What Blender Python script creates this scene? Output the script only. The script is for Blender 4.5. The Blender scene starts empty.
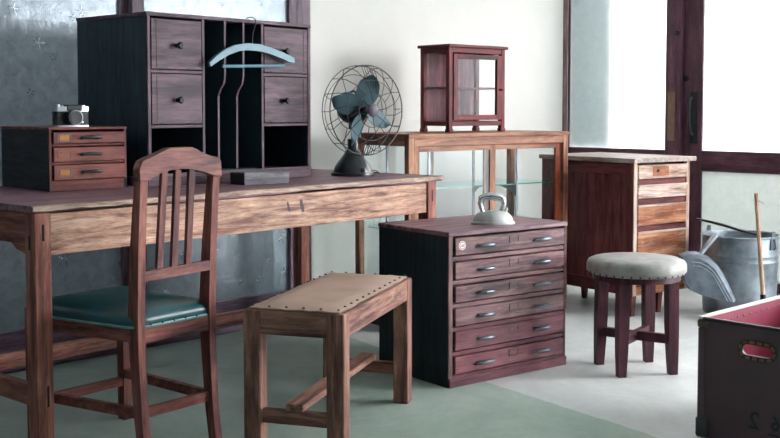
import bpy, bmesh, math, random
from math import sin, cos, pi, radians as rad
from mathutils import Vector, Matrix
random.seed(7)
SC = bpy.context.scene
COL = SC.collection

# ------------------------------------------------------------------ camera, sky, exposure
cam = bpy.data.cameras.new('camera'); camo = bpy.data.objects.new('camera', cam); COL.objects.link(camo)
camo.location = (0, 0, 1.0); camo.rotation_euler = (rad(90-3.2), 0, 0)
cam.sensor_width = 36; cam.lens = 36*1083/780; cam.shift_y = -(219-168.5)/780
cam.clip_start = 0.05; cam.clip_end = 200
cam.dof.use_dof = False
SC.camera = camo
SC.view_settings.view_transform = 'Standard'
SC.view_settings.look = 'None'
SC.view_settings.exposure = 0.0
SC.view_settings.gamma = 1.0
SC.view_settings.use_curve_mapping = False
SC.cycles.use_denoising = True
SC.cycles.max_bounces = 8; SC.cycles.diffuse_bounces = 4; SC.cycles.glossy_bounces = 3
SC.cycles.transmission_bounces = 4; SC.cycles.transparent_max_bounces = 16
SC.cycles.caustics_reflective = False; SC.cycles.caustics_refractive = False
SC.cycles.sample_clamp_indirect = 6.0
w = bpy.data.worlds.new('overcast_sky'); SC.world = w; w.use_nodes = True
bg = w.node_tree.nodes['Background']
bg.inputs[0].default_value = (0.95, 0.97, 1.0, 1); bg.inputs[1].default_value = 24

# ------------------------------------------------------------------ helpers
def lin(h):
    h = h.lstrip('#'); c = [int(h[i:i+2], 16)/255 for i in (0, 2, 4)]
    return tuple(x/12.92 if x <= .04045 else ((x+.055)/1.055)**2.4 for x in c) + (1.0,)

class NT:
    def __init__(s, name):
        s.m = bpy.data.materials.new(name); s.m.use_nodes = True
        s.t = s.m.node_tree; s.t.nodes.clear(); s.out = s.n('ShaderNodeOutputMaterial')
    def n(s, k, **kw):
        nd = s.t.nodes.new(k)
        for a, v in kw.items(): setattr(nd, a, v)
        return nd
    def l(s, a, b): s.t.links.new(a, b)
    def math(s, op, a, b=None, clamp=False):
        nd = s.n('ShaderNodeMath', operation=op); nd.use_clamp = clamp
        for i, x in enumerate((a, b)):
            if x is None: continue
            if isinstance(x, (int, float)): nd.inputs[i].default_value = x
            else: s.l(x, nd.inputs[i])
        return nd.outputs[0]
    def mix(s, f, a, b, mode='MIX'):
        nd = s.n('ShaderNodeMix', data_type='RGBA', blend_type=mode)
        for i, x in ((0, f), (6, a), (7, b)):
            if isinstance(x, (int, float, tuple)): nd.inputs[i].default_value = x
            else: s.l(x, nd.inputs[i])
        return nd.outputs[2]
    def coord(s, scale=(1, 1, 1), loc=(0, 0, 0), rot=(0, 0, 0)):
        if not hasattr(s, 'tc'): s.tc = s.n('ShaderNodeTexCoord')
        mp = s.n('ShaderNodeMapping'); mp.inputs['Scale'].default_value = scale; mp.inputs['Location'].default_value = loc
        mp.inputs['Rotation'].default_value = rot
        s.l(s.tc.outputs['Object'], mp.inputs[0]); return mp.outputs[0]
    def noise(s, vec, scale, detail=4, rough=.55, dist=0):
        nd = s.n('ShaderNodeTexNoise'); nd.inputs['Scale'].default_value = scale; nd.inputs['Detail'].default_value = detail
        nd.inputs['Roughness'].default_value = rough; nd.inputs['Distortion'].default_value = dist
        s.l(vec, nd.inputs['Vector']); return nd.outputs['Fac']
    def ramp(s, f, stops):
        nd = s.n('ShaderNodeValToRGB'); cr = nd.color_ramp
        while len(cr.elements) < len(stops): cr.elements.new(.5)
        for e, (p, c) in zip(cr.elements, stops):
            e.position = p; e.color = c if isinstance(c, tuple) else (c, c, c, 1)
        s.l(f, nd.inputs[0]); return nd.outputs[0]
    def bsdf(s, color, rough=.5, metal=0, spec=.5, bump=None, bs=.3, bd=.002, coat=0):
        b = s.n('ShaderNodeBsdfPrincipled')
        for k, x in (('Base Color', color), ('Roughness', rough), ('Metallic', metal), ('Specular IOR Level', spec), ('Coat Weight', coat)):
            if isinstance(x, (int, float, tuple)): b.inputs[k].default_value = x
            else: s.l(x, b.inputs[k])
        if bump is not None:
            bp = s.n('ShaderNodeBump'); bp.inputs['Strength'].default_value = bs; bp.inputs['Distance'].default_value = bd
            s.l(bump, bp.inputs['Height']); s.l(bp.outputs[0], b.inputs['Normal'])
        s.l(b.outputs[0], s.out.inputs[0]); return b

def wood(name, dark, mid, light, axis='x', rough=.45, wear=None, wear_amt=.5, dens=1.0, spec=.22, stains=(), mottled=.5, gain=(1.6, 1.25, 1.25)):
    """grain stretched along one axis of the thing, blotches, optional worn colour and drip stains"""
    k = NT(name); g, a = 1.6*dens, 16*dens
    def lin(h, _l=globals()['lin']): return tuple(min(1, x*q) for x, q in zip(_l(h)[:3], gain)) + (1.0,)
    sc = {'x': (g, a, a), 'y': (a, g, a), 'z': (a, a, g)}[axis]
    n1 = k.noise(k.coord(sc, (3.1, 1.7, .4)), 1.6, 7, .62, .6)
    sf = tuple(4*x for x in sc)
    n2 = k.noise(k.coord(sf, (.3, 5.1, 2.2)), 2.2, 5, .7, .2)
    col = k.ramp(n1, [(.34, tuple(x*.8 for x in lin(dark)[:3])+(1,)), (.5, lin(mid)), (.68, lin(light))])
    f = k.ramp(n2, [(.32, .38), (.52, 1.0), (.8, 1.15)])
    col = k.mix(.75, col, f, 'MULTIPLY')
    n3 = k.noise(k.coord((3, 3, 3), (9, 2, 1)), 2.0, 4, .6)
    m = k.ramp(n3, [(.36, .5), (.62, 1.15)])
    col = k.mix(mottled, col, m, 'MULTIPLY')
    if wear:
        n4 = k.noise(k.coord(tuple(x*1.3 for x in sc), (1, 8, 3)), 1.7, 9, .75, .8)
        wm = k.ramp(n4, [(.60-.25*wear_amt, 0.0), (.72-.15*wear_amt, 1.0)])
        wm = k.math('MULTIPLY', wm, wear_amt)
        col = k.mix(wm, col, lin(wear))
    for (sx, sy, sz, w_, h_) in stains:
        v = k.coord((1, 1, 1), (-sx, -sy, -sz))
        dn = k.n('ShaderNodeTexNoise'); dn.inputs['Scale'].default_value = 60; k.l(v, dn.inputs['Vector'])
        sp = k.n('ShaderNodeSeparateXYZ'); k.l(v, sp.inputs[0])
        dx = k.math('DIVIDE', k.math('ADD', sp.outputs[0], k.math('MULTIPLY', sp.outputs[2], .25)), w_)
        dz = k.math('DIVIDE', sp.outputs[2], h_)
        r2 = k.math('ADD', k.math('POWER', k.math('ABSOLUTE', dx), 2.0), k.math('POWER', k.math('ABSOLUTE', dz), 2.0))
        r2 = k.math('ADD', r2, k.math('MULTIPLY', k.math('SUBTRACT', dn.outputs['Fac'], .5), 1.8))
        mk = k.ramp(r2, [(.6, .92), (1.0, 0.0)])
        col = k.mix(mk, col, (.03, .03, .045, 1))
    rr = k.ramp(n2, [(.3, rough+.15), (.7, rough)])
    k.bsdf(col, rr, spec=spec, bump=n2, bs=.25, bd=.0015)
    return k.m

def plain(name, c, rough=.5, metal=0, var=.15, scale=30, spec=.5, c2=None, bump=0, coat=0):
    k = NT(name); n = k.noise(k.coord(), scale, 5, .6)
    c1 = lin(c); c0 = lin(c2) if c2 else tuple(x*(1-var) for x in c1[:3]) + (1,)
    col = k.ramp(n, [(.35, c0), (.62, c1)])
    k.bsdf(col, rough, metal, spec, n if bump else None, bump, .002, coat)
    return k.m

def glass(name, tint, refl=.06, rough=.02):
    k = NT(name); t = k.n('ShaderNodeBsdfTransparent'); t.inputs[0].default_value = tint
    g = k.n('ShaderNodeBsdfGlossy'); g.inputs['Roughness'].default_value = rough; g.inputs[0].default_value = (.9, .95, 1, 1)
    fr = k.n('ShaderNodeFresnel'); fr.inputs[0].default_value = 1.45
    ms = k.n('ShaderNodeMixShader'); ge = k.n('ShaderNodeNewGeometry'); k.l(k.math('MULTIPLY', k.math('ADD', fr.outputs[0], refl-.03, True), k.math('SUBTRACT', 1.0, ge.outputs['Backfacing'])), ms.inputs[0])
    k.l(t.outputs[0], ms.inputs[1]); k.l(g.outputs[0], ms.inputs[2]); k.l(ms.outputs[0], k.out.inputs[0]); return k.m

def cast_glass(name, tint, trans=.55, star_amt=.5, gloss=.08, diffc=None, rip0=(.95, 1.03)):
    """frosted cast window glass with small embossed stars and faint ripples; daylight comes through it"""
    k = NT(name)
    c = k.coord((1, 1, 1)); sep = k.n('ShaderNodeSeparateXYZ'); k.l(c, sep.inputs[0])
    cb = k.n('ShaderNodeCombineXYZ'); k.l(sep.outputs[0], cb.inputs[0]); k.l(sep.outputs[2], cb.inputs[1])
    vo = k.n('ShaderNodeTexVoronoi', voronoi_dimensions='2D'); vo.inputs['Scale'].default_value = 7.0; vo.inputs['Randomness'].default_value = .8
    k.l(cb.outputs[0], vo.inputs['Vector'])
    sub = k.n('ShaderNodeVectorMath', operation='SUBTRACT'); k.l(cb.outputs[0], sub.inputs[0]); k.l(vo.outputs['Position'], sub.inputs[1])
    s2 = k.n('ShaderNodeSeparateXYZ'); k.l(sub.outputs[0], s2.inputs[0])
    sc2 = k.n('ShaderNodeSeparateXYZ'); k.l(vo.outputs['Color'], sc2.inputs[0])
    th = k.math('ADD', k.math('ARCTAN2', s2.outputs[1], s2.outputs[0]), k.math('MULTIPLY', sc2.outputs[0], 6.0))
    arm = k.math('POWER', k.math('ABSOLUTE', k.math('COSINE', k.math('MULTIPLY', th, 2.5))), 6.0)
    ln = k.n('ShaderNodeVectorMath', operation='LENGTH'); k.l(sub.outputs[0], ln.inputs[0])
    rr = k.math('ADD', k.math('MULTIPLY', arm, k.math('MULTIPLY', sc2.outputs[1], .034)), .002)
    star = k.math('SUBTRACT', 1.0, k.math('DIVIDE', ln.outputs['Value'], rr), True)
    nz = k.noise(k.coord(), 22, 5, .7, .6)
    rip = k.ramp(nz, [(.38, rip0[0]), (.62, rip0[1])])
    tcol = k.mix(1.0, tint, rip, 'MULTIPLY')
    tcol2 = k.mix(k.math('MULTIPLY', star, star_amt), tcol, tuple(min(1, x*1.7) for x in tint[:3])+(1,))
    tr = k.n('ShaderNodeBsdfTransparent'); k.l(tcol2, tr.inputs[0])
    tl = k.n('ShaderNodeBsdfTranslucent'); k.l(tcol2 if diffc is None else k.mix(0.0, diffc, diffc), tl.inputs[0])
    m1 = k.n('ShaderNodeMixShader'); m1.inputs[0].default_value = trans; k.l(tl.outputs[0], m1.inputs[1]); k.l(tr.outputs[0], m1.inputs[2])
    gl = k.n('ShaderNodeBsdfGlossy'); gl.inputs['Roughness'].default_value = .18; gl.inputs[0].default_value = (.85, .93, 1, 1)
    bp = k.n('ShaderNodeBump'); bp.inputs['Strength'].default_value = .6; bp.inputs['Distance'].default_value = .004
    k.l(k.math('ADD', nz, k.math('MULTIPLY', star, .7)), bp.inputs['Height']); k.l(bp.outputs[0], gl.inputs['Normal'])
    m2 = k.n('ShaderNodeMixShader')
    k.l(k.math('ADD', k.math('MULTIPLY', star, .25), gloss), m2.inputs[0])
    k.l(m1.outputs[0], m2.inputs[1]); k.l(gl.outputs[0], m2.inputs[2]); k.l(m2.outputs[0], k.out.inputs[0]); return k.m

# --- mesh builders
def box(bm, x0, x1, y0, y1, z0, z1, bev=.0015, M=None):
    r = bmesh.ops.create_cube(bm, size=1); vs = r['verts']
    for v in vs:
        v.co = Vector(((x0+x1)/2+v.co.x*(x1-x0), (y0+y1)/2+v.co.y*(y1-y0), (z0+z1)/2+v.co.z*(z1-z0)))
        if M is not None: v.co = M @ v.co
    if bev > 0:
        es = list({e for v in vs for e in v.link_edges})
        bmesh.ops.bevel(bm, geom=es, offset=min(bev, .3*min(abs(x1-x0), abs(y1-y0), abs(z1-z0))), segments=1, affect='EDGES', profile=.6)
def loft(bm, rings, closed=True, caps=True):
    R = [[bm.verts.new(p) for p in ring] for ring in rings]; n = len(R[0])
    for a, b in zip(R, R[1:]):
        for i in range(n if closed else n-1):
            j = (i+1) % n; bm.faces.new((a[i], a[j], b[j], b[i]))
    if caps and closed: bm.faces.new(R[0][::-1]); bm.faces.new(R[-1])
    return R
def bar(bm, p0, p1, w, d, w1=None, d1=None, up=(0, 0, 1), bev=0):
    """rectangular tapering bar between two points; w across, d along the 'up' side"""
    p0, p1 = Vector(p0), Vector(p1); t = (p1-p0).normalized(); u = Vector(up); s = t.cross(u).normalized(); u = s.cross(t)
    w1 = w if w1 is None else w1; d1 = d if d1 is None else d1
    loft(bm, [[p+s*a*ww/2+u*b*dd/2 for a, b in ((-1, -1), (1, -1), (1, 1), (-1, 1))] for p, ww, dd in ((p0, w, d), (p1, w1, d1))])
def tube(bm, pts, r, n=8, closed=False, caps=True):
    pts = [Vector(p) for p in pts]; rs = r if isinstance(r, (list, tuple)) else [r]*len(pts); rings = []; prev = None
    for i, p in enumerate(pts):
        if closed: t = pts[(i+1) % len(pts)]-pts[i-1]
        else: t = pts[min(i+1, len(pts)-1)]-pts[max(i-1, 0)]
        t.normalize()
        if prev is None:
            a = Vector((0, 0, 1)) if abs(t.z) < .9 else Vector((1, 0, 0)); u = t.cross(a).normalized()
        else: u = (prev-t*prev.dot(t)).normalized()
        prev = u; v = t.cross(u)
        rings.append([p+(u*cos(2*pi*j/n)+v*sin(2*pi*j/n))*rs[i] for j in range(n)])
    if closed: rings.append(rings[0]); loft(bm, rings, caps=False); bmesh.ops.remove_doubles(bm, verts=bm.verts, dist=1e-6)
    else: loft(bm, rings, caps=caps)
def lathe(bm, prof, n=32, c=(0, 0, 0), M=None, sx=1, sy=1):
    c = Vector(c); rings = []
    for r, z in prof:
        ring = [Vector((cos(2*pi*j/n)*r*sx, sin(2*pi*j/n)*r*sy, z)) for j in range(n)]
        rings.append([(M @ p if M is not None else p)+c for p in ring])
    loft(bm, rings, caps=True)
def prism(bm, poly, y0, y1, plane='xz'):
    def P(a, b, y): return {'xz': (a, y, b), 'yz': (y, a, b), 'xy': (a, b, y)}[plane]
    loft(bm, [[P(a, b, y0) for a, b in poly], [P(a, b, y1) for a, b in poly]])
def obj(name, bm, mat, parent=None, smooth=None, loc=None, rot=None):
    bmesh.ops.recalc_face_normals(bm, faces=bm.faces)
    me = bpy.data.meshes.new(name); bm.to_mesh(me); bm.free()
    for m in (mat if isinstance(mat, list) else [mat]): me.materials.append(m)
    if smooth is not None:
        for p in me.polygons: p.use_smooth = True
        try: me.set_sharp_from_angle(angle=rad(smooth))
        except Exception: pass
    o = bpy.data.objects.new(name, me); COL.objects.link(o)
    if parent is not None: o.parent = parent
    if loc is not None: o.location = loc
    if rot is not None: o.rotation_euler = rot
    return o
def NB(): return bmesh.new()
def B(name, mat, parent, *dims, bev=.0015, loc=None):
    bm = NB(); box(bm, *dims, bev=bev); return obj(name, bm, mat, parent, loc=loc)
def thing(name, label, cat, loc=(0, 0, 0), rz=0, group=None):
    o = bpy.data.objects.new(name, None); COL.objects.link(o); o.empty_display_size = .05
    o.location = loc; o.rotation_euler = (0, 0, rad(rz)); o['label'] = label; o['category'] = cat; o['kind'] = 'thing'
    if group: o['group'] = group
    return o
def tag(o, label, cat, group=None):
    o['label'] = label; o['category'] = cat; o['kind'] = 'thing'
    if group: o['group'] = group
    return o
def struct(o): o['kind'] = 'structure'; return o
def spread(src, name, parent, spots):
    """further copies of one small part at other spots (positions, optional z turn)"""
    for s in spots:
        c = src.copy(); c.parent = parent; COL.objects.link(c); c.location = s[:3]
        if len(s) > 3: c.rotation_euler = s[3]

# ------------------------------------------------------------------ materials
M = {}
M['plaster'] = plain('white_plaster', '#f1efea', .9, var=.03, scale=6, spec=.2)
M['ceiling'] = plain('ceiling_paint', '#dfe4e2', .9, var=.03, scale=5, spec=.2)
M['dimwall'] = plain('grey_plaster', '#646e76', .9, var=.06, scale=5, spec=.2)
M['framewood'] = wood('purple_brown_frame', '#6a5763', '#7d6976', '#8f7b88', 'z', .4, gain=(1, 1, 1))
M['framewoodh'] = wood('purple_brown_frame_rail', '#5c4a58', '#6d5968', '#7e6b78', 'x', .4, gain=(1, 1, 1))
M['doorwood'] = wood('dark_red_door_frame', '#472c38', '#563744', '#654452', 'z', .38, gain=(1, 1, 1))
M['doorwoodh'] = wood('dark_red_door_rail', '#472c38', '#563744', '#654452', 'x', .38, gain=(1, 1, 1))
M['black_gap'] = plain('black_rubber_strip', '#14161a', .7)
M['steel'] = plain('worn_steel', '#7c8288', .4, .8, .3, 60)
M['chrome'] = plain('chrome', '#d8dce0', .12, 1, .05)
M['blacksteel'] = plain('black_enamel', '#15181c', .35, 0, .2, 20, coat=.3)
M['darkmetal'] = plain('dark_iron', '#2a2c30', .42, .6, .3, 80)
M['brass'] = plain('aged_brass', '#8a6a4c', .4, .6, .4, 40)
M['tack'] = plain('dark_tack_metal', '#33343a', .35, .8)
M['galv'] = plain('galvanised_zinc', '#98a2aa', .45, .6, c2='#656f79', scale=9, bump=.05)
M['galv2'] = plain('galvanised_dark', '#666f78', .5, .5, c2='#474f58', scale=14, bump=.05)
M['glass'] = glass('cabinet_glass', (.98, .99, .99, 1), .035)
M['shelfglass'] = glass('green_shelf_glass', (.72, .92, .86, 1), .12)
M['shelfedge'] = plain('green_glass_edge', '#4d9a84', .2)
M['holder'] = plain('dull_brass_green', '#5a5446', .5, .3)
M['hole'] = plain('dark_inside', '#101214', .9)

TW = dict(dark='#4d2c2c', mid='#76483f', light='#97634f')

# ------------------------------------------------------------------ room shell
A45 = rad(45.5); CORNER = Vector((1.082, 6.648, 0))
back = bpy.data.objects.new('room_frame', None)
# local room axes: x runs from the far corner towards the left end of the window wall's line (-e1), y comes into the room
RB = Matrix(((-cos(A45), cos(A45+pi/2)*-1, 0, CORNER.x), (-sin(A45), -sin(A45+pi/2), 0, CORNER.y), (0, 0, 1, 0), (0, 0, 0, 1)))
# RB maps (a, b, z): a along back wall leftwards, b along the door wall towards the camera
e1 = Vector((cos(A45), sin(A45), 0)); e2 = Vector((sin(A45), -cos(A45), 0))
def RBM(bm):
    for v in bm.verts: v.co = CORNER - e1*v.co.x + e2*v.co.y + Vector((0, 0, v.co.z))
def setting(name, mat, boxes, bev=.0):
    # built in wall axes and turned into place with the object's own rotation, so object coordinates follow the wall
    bm = NB()
    for b in boxes: box(bm, *b, bev=bev)
    o = obj(name, bm, mat)
    o.matrix_world = RM; return struct(o)
# right-handed wall frame: x = e1*-1 (leftwards), y must be -e2 rotated: use x=-e1, y=-e2 (out of room), z up
RM = Matrix.Translation(CORNER) @ Matrix(((-e1.x, -e2.x, 0, 0), (-e1.y, -e2.y, 0, 0), (0, 0, 1, 0), (0, 0, 0, 1)))
L, Wd, Hc = 8.0, 8.0, 2.75
# floor: green paint and bare screed, one slab
k = NT('painted_screed')
c = k.coord(); sp = k.n('ShaderNodeSeparateXYZ'); k.l(c, sp.inputs[0])
# world position of the boundary line through two ground points (.374,3.88)-(.819,3.236)
p0, p1 = Vector((.374, 3.88)), Vector((.819, 3.236)); dl = (p1-p0).normalized(); nl = Vector((-dl.y, dl.x))
s_ = k.math('ADD', k.math('MULTIPLY', sp.outputs[0], nl.x), k.math('MULTIPLY', sp.outputs[1], nl.y))
s_ = k.math('SUBTRACT', s_, nl.dot(p0))
wob = k.noise(c, 9, 4, .6)
s_ = k.math('ADD', s_, k.math('MULTIPLY', k.math('SUBTRACT', wob, .5), .035))
edge = k.ramp(k.math('ADD', k.math('MULTIPLY', s_, 60), .5, True), [(.3, 0.0), (.7, 1.0)])
n1 = k.noise(k.coord((1.2, 1, 1)), 2.2, 7, .65, .4); n2 = k.noise(c, 26, 6, .7, .3)
green = k.ramp(n1, [(.32, lin('#90a197')), (.55, lin('#a4b5ab')), (.72, lin('#b8c6be'))])
grey = k.ramp(n1, [(.32, lin('#bcbfbe')), (.55, lin('#cfd1d0')), (.72, lin('#dfe1df'))])
col = k.mix(edge, green, grey)
col = k.mix(.5, col, k.ramp(n2, [(.3, .86), (.6, 1.03)]), 'MULTIPLY')
k.bsdf(col, k.ramp(n1, [(.3, .5), (.7, .36)]), spec=.35, bump=n2, bs=.12, bd=.002)
bm = NB(); box(bm, -8, 8, -4, 10.5, -.12, 0, bev=0); fl = struct(obj('floor', bm, k.m))
setting('ceiling', M['ceiling'], [(-.1, L, -Wd, .1, Hc, Hc+.1)])
# back wall (y=0 plane): plaster part x 0..2.08, window part beyond
WX0 = 2.085
setting('wall_back', M['plaster'], [(-.12, WX0, 0, .12, 0, Hc), (WX0, L, 0, .12, 2.25, Hc), (WX0, L, 0, .12, 0, .03)])
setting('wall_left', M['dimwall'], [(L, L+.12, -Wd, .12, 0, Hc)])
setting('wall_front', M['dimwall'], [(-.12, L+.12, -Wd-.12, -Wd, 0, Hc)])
# door wall (x=0 plane), glazed from corner
DG0, DG1 = 0.03, 6.9
setting('wall_right', M['plaster'], [(-.12, 0, -Wd, -DG1, 0, Hc), (-.12, 0, -DG1, 0, 2.35, Hc)])
# exterior ground, garden wall outside the left windows, neighbour outside the door
M['ext'] = plain('exterior_render', '#8f9aa2', .9, var=.15, scale=3, spec=.1)
M['extg'] = plain('exterior_gravel', '#8c938f', .95, var=.2, scale=12, spec=.1)
bm = NB(); box(bm, -40, 40, -40, 40, -.30, -.13, bev=0); struct(obj('ground', bm, M['extg']))
poly = [(8.6, -.13), (1.7, -.13), (1.7, 1.33)]
for i in range(0, 13):
    a = 2.0+i*.17; poly.append((a, 1.34+.06*math.sin(pi*max(0, min(1, (a-2.2)/1.7)))**.8 if 2.2 < a < 3.9 else 1.33))
poly += [(8.6, 1.33)]
bm = NB(); prism(bm, poly, .75, .95); o = obj('wall_garden', bm, M['ext']); o.matrix_world = RM; struct(o)
setting('wall_neighbour', plain('pale_exterior', '#aeb6ba', .9, var=.05, scale=3), [(3.10, 3.7, .96, 1.3, -.13, 3.2), (-1.6, -1.3, -.22, 1.2, -.13, 3.4)])
setting('wall_hedge', M['extg'], [(-1.5, -1.3, -2.4, -.22, -.13, .62)])

# left windows
M['lglass'] = cast_glass('cast_glass_dim', (.172, .188, .198, 1), .62, .45, .06, rip0=(.80, 1.03))
M['rglass'] = cast_glass('cast_glass_bright', (.62, .615, .61, 1), .5, .8, .05)
M['rglass_strip'] = cast_glass('cast_glass_overlap', (.34, .37, .37, 1), .2, .2, .05)
M['rglass_low'] = cast_glass('cast_glass_lower', (.275, .285, .275, 1), .45, .25, .05)
def wpart(name, mat, parent, *b, bev=.0015):
    o = B(name, mat, None, *b, bev=bev); o.parent = parent; return o
def wroot(name):
    o = bpy.data.objects.new(name, None); COL.objects.link(o); o.matrix_world = RM; o['kind'] = 'structure'; return o
setting('trim_1', M['framewood'], [(2.078, 2.17, .0, .07, .0, 2.25)], .002)
setting('trim_2', M['framewoodh'], [(2.17, L, -.03, .07, .0, .03), (2.17, L, -.045, .07, .03, .07)], .002)
def sash(name, a0, a1, z0, z1, sw, y0, y1, mat_g, mw, mh, brail=.07):
    r = wroot(name)
    wpart('stile', mw, r, a0, a0+sw, y0, y1, z0, z1); wpart('stile', mw, r, a1-sw, a1, y0, y1, z0, z1)
    wpart('bottom_rail', mh, r, a0+sw, a1-sw, y0, y1, z0, z0+brail); wpart('top_rail', mh, r, a0+sw, a1-sw, y0, y1, z1-.06, z1)
    wpart('pane', mat_g, r, a0+sw, a1-sw, (y0+y1)/2-.002, (y0+y1)/2+.002, z0+brail, z1-.06, bev=0)
    return r
sash('window_1', 2.155, 3.052, .07, 2.24, .058, .0, .035, M['lglass'], M['framewood'], M['framewoodh'])
sash('window_2', 3.03, 4.40, .07, 2.24, .058, .04, .07, M['lglass'], M['framewood'], M['framewoodh'])
sash('window_3', 4.41, 5.75, .07, 2.24, .058, .0, .035, M['lglass'], M['framewood'], M['framewoodh'])
sash('window_4', 5.72, 7.1, .07, 2.24, .058, .04, .07, M['lglass'], M['framewood'], M['framewoodh'])
setting('trim_3', M['framewood'], [(7.1, L, -.03, .1, 0, 2.25)])

# door wall: object frame with x along the wall towards the camera
RD = Matrix.Translation(CORNER) @ Matrix(((e2.x, e1.x, 0, 0), (e2.y, e1.y, 0, 0), (0, 0, 1, 0), (0, 0, 0, 1)))
def droot(name):
    o = bpy.data.objects.new(name, None); COL.objects.link(o); o.matrix_world = RD; o['kind'] = 'structure'; return o
# here local x = b (towards camera), local y = out of the room, z up
def dsetting(name, mat, boxes, bev=.002):
    bm = NB()
    for b in boxes: box(bm, *b, bev=bev)
    o = obj(name, bm, mat); o.matrix_world = RD; return struct(o)
dsetting('trim_4', wood('corner_post', '#6b5254', '#7d6263', '#8f7573', 'z', .4, gain=(1, 1, 1)), [(-.012, .006, -.042, .0, 0, 2.75)])
dsetting('trim_5', M['doorwoodh'], [(.012, DG1, -.02, .09, 2.28, 2.35), (.012, DG1, .0, .09, 0, .012)])
def door(name, b0, b1, y0, y1, sl, sr, bright=True):
    r = droot(name); D, Dh = M['doorwood'], M['doorwoodh']
    wpart('stile', D, r, b0, b0+sl, y0, y1, .012, 2.28); wpart('stile', D, r, b1-sr, b1, y0, y1, .012, 2.28)
    wpart('top_rail', Dh, r, b0+sl, b1-sr, y0, y1, 2.20, 2.28)
    wpart('middle_rail', Dh, r, b0+sl, b1-sr, y0, y1, .648, .762)
    wpart('bottom_rail', Dh, r, b0+sl, b1-sr, y0, y1, .012, .064)
    ym = (y0+y1)/2
    wpart('upper_pane', M['rglass'], r, b0+sl, b1-sr, ym-.002, ym+.002, .762, 2.20, bev=0)
    wpart('lower_pane', M['rglass_low'], r, b0+sl, b1-sr, ym-.002, ym+.002, .064, .648, bev=0)
    return r
d1 = door('door_1', .007, .772, .0, .03, .006, .094)
d2 = door('door_2', .748, 1.90, .035, .065, .140, .09)
wpart('overlap_pane', M['rglass_strip'], d1, .014, .31, .034, .038, .77, 2.2, bev=0)
x = 1.91
# unseen opening added between two doors to let stronger daylight in
door('door_3', 1.91, 3.0, .0, .03, .09, .09)
door('door_4', 5.78, 6.88, .0, .03, .09, .09)
B('push_plate', plain('bronze_plate', '#7d5f50', .4, .5, .3, 20), d1, .697, .742, -.005, 0, .815, 1.09)
hp = B('handle_plate', M['darkmetal'], d2, .815, .865, .028, .035, .80, 1.09)
bm = NB(); tube(bm, [(.832, .028, 1.06), (.832, .0, 1.045), (.834, -.012, .98), (.836, -.012, .90), (.838, 0, .86), (.838, .028, .85)], .007); obj('pull_handle', bm, M['darkmetal'], d2, 60)
bm = NB(); lathe(bm, [(.016, 0), (.016, .008), (.009, .012)], 16, (.79, .035, 1.165), Matrix.Rotation(pi/2, 3, 'X')); obj('latch', bm, M['darkmetal'], d2, 40)
bm = NB(); lathe(bm, [(.016, 0), (.016, .008), (.009, .012)], 16, (.752, .0, 1.42), Matrix.Rotation(pi/2, 3, 'X')); obj('latch', bm, M['darkmetal'], d1, 40)
bm = NB(); lathe(bm, [(.013, 0), (.013, .006), (.004, .007)], 16, (.842, .028, .826), Matrix.Rotation(pi/2, 3, 'X')); obj('keyhole', bm, M['hole'], d2, 40)

# ------------------------------------------------------------------ long table
TL, TD, TH = 1.831, .80, .7256
tw = {a: wood('table_wood_'+a, *(('#82544a', '#ba8d78', '#dcb8a0') if a == 'x' else ('#5e3a38', '#865850', '#a67565')), a, .42, '#d6b89c', .35, gain=(1, 1, 1) if a == 'x' else (1.2, 1.0, .95), dens=2.2 if a == 'x' else 1, stains=((.990, 0.026, .657, .007, .018), (1.055, .026, .655, .010, .024)) if a == 'x' else ()) for a in 'xyz'}
ttop = wood('table_top_wood', '#55404a', '#6e565e', '#8c7276', 'x', .36, '#a08888', .45, gain=(1.3, 1.15, 1.2))
table = thing('work_table', 'long old wooden work table with plank top along the window wall', 'table', (-.9947, 3.0037, 0), 48.7)
bm = NB(); nseg = 24
rings = []
rnd = random.Random(3)
for i in range(nseg+1):
    x_ = TL*i/nseg; j = rnd.uniform(-.002, .002); wz = .003*sin(i*.5)
    y0 = rnd.uniform(-.002, .003)
    rings.append([(x_, y0+.002, TH-.019+wz), (x_, TD, TH-.019), (x_, TD, TH), (x_, .004+y0, TH), (x_, y0, TH-.005+wz*.5)])
loft(bm, rings); tt_ = obj('tabletop', bm, ttop, table)
bm = NB(); rings = []
for i in range(nseg*2+1):
    x_ = TL*i/nseg/2; h_ = .010+.0018*sin(i*1.3)+.0014*sin(i*2.9)
    rings.append([(x_, -.003, TH-.004-h_), (x_, .006, TH-.004-h_), (x_, .006+.003*sin(i*1.9), TH+.0012), (x_, -.003, TH-.002)])
loft(bm, rings); obj('worn_edge', bm, wood('worn_edge_wood', '#8d6f66', '#b89c8c', '#dcc6b2', 'x', .5, gain=(1, 1, 1), dens=2), tt_)
ix, iy, lw = .009, .008, .053
z0a = TH-.019-.125
B('front_apron', tw['x'], table, ix+lw, TL-.03-lw, iy+.008, iy+.034, z0a, TH-.025)
B('back_apron', tw['x'], table, ix+lw, TL-.03-lw, TD-iy-.034, TD-iy-.008, z0a, TH-.025)
for xa in (ix+.010, TL-.066):
    bm = NB(); ya, yb = iy+lw, TD-iy-lw
    prism(bm, [(ya, TH-.025), (yb, TH-.025), (yb, z0a), (yb-.06, z0a+.012), (yb-.09, z0a+.03), (ya+.09, z0a+.03), (ya+.06, z0a+.012), (ya, z0a)], xa, xa+.026, 'yz')
    obj('end_apron', bm, tw['y'], table)
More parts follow.
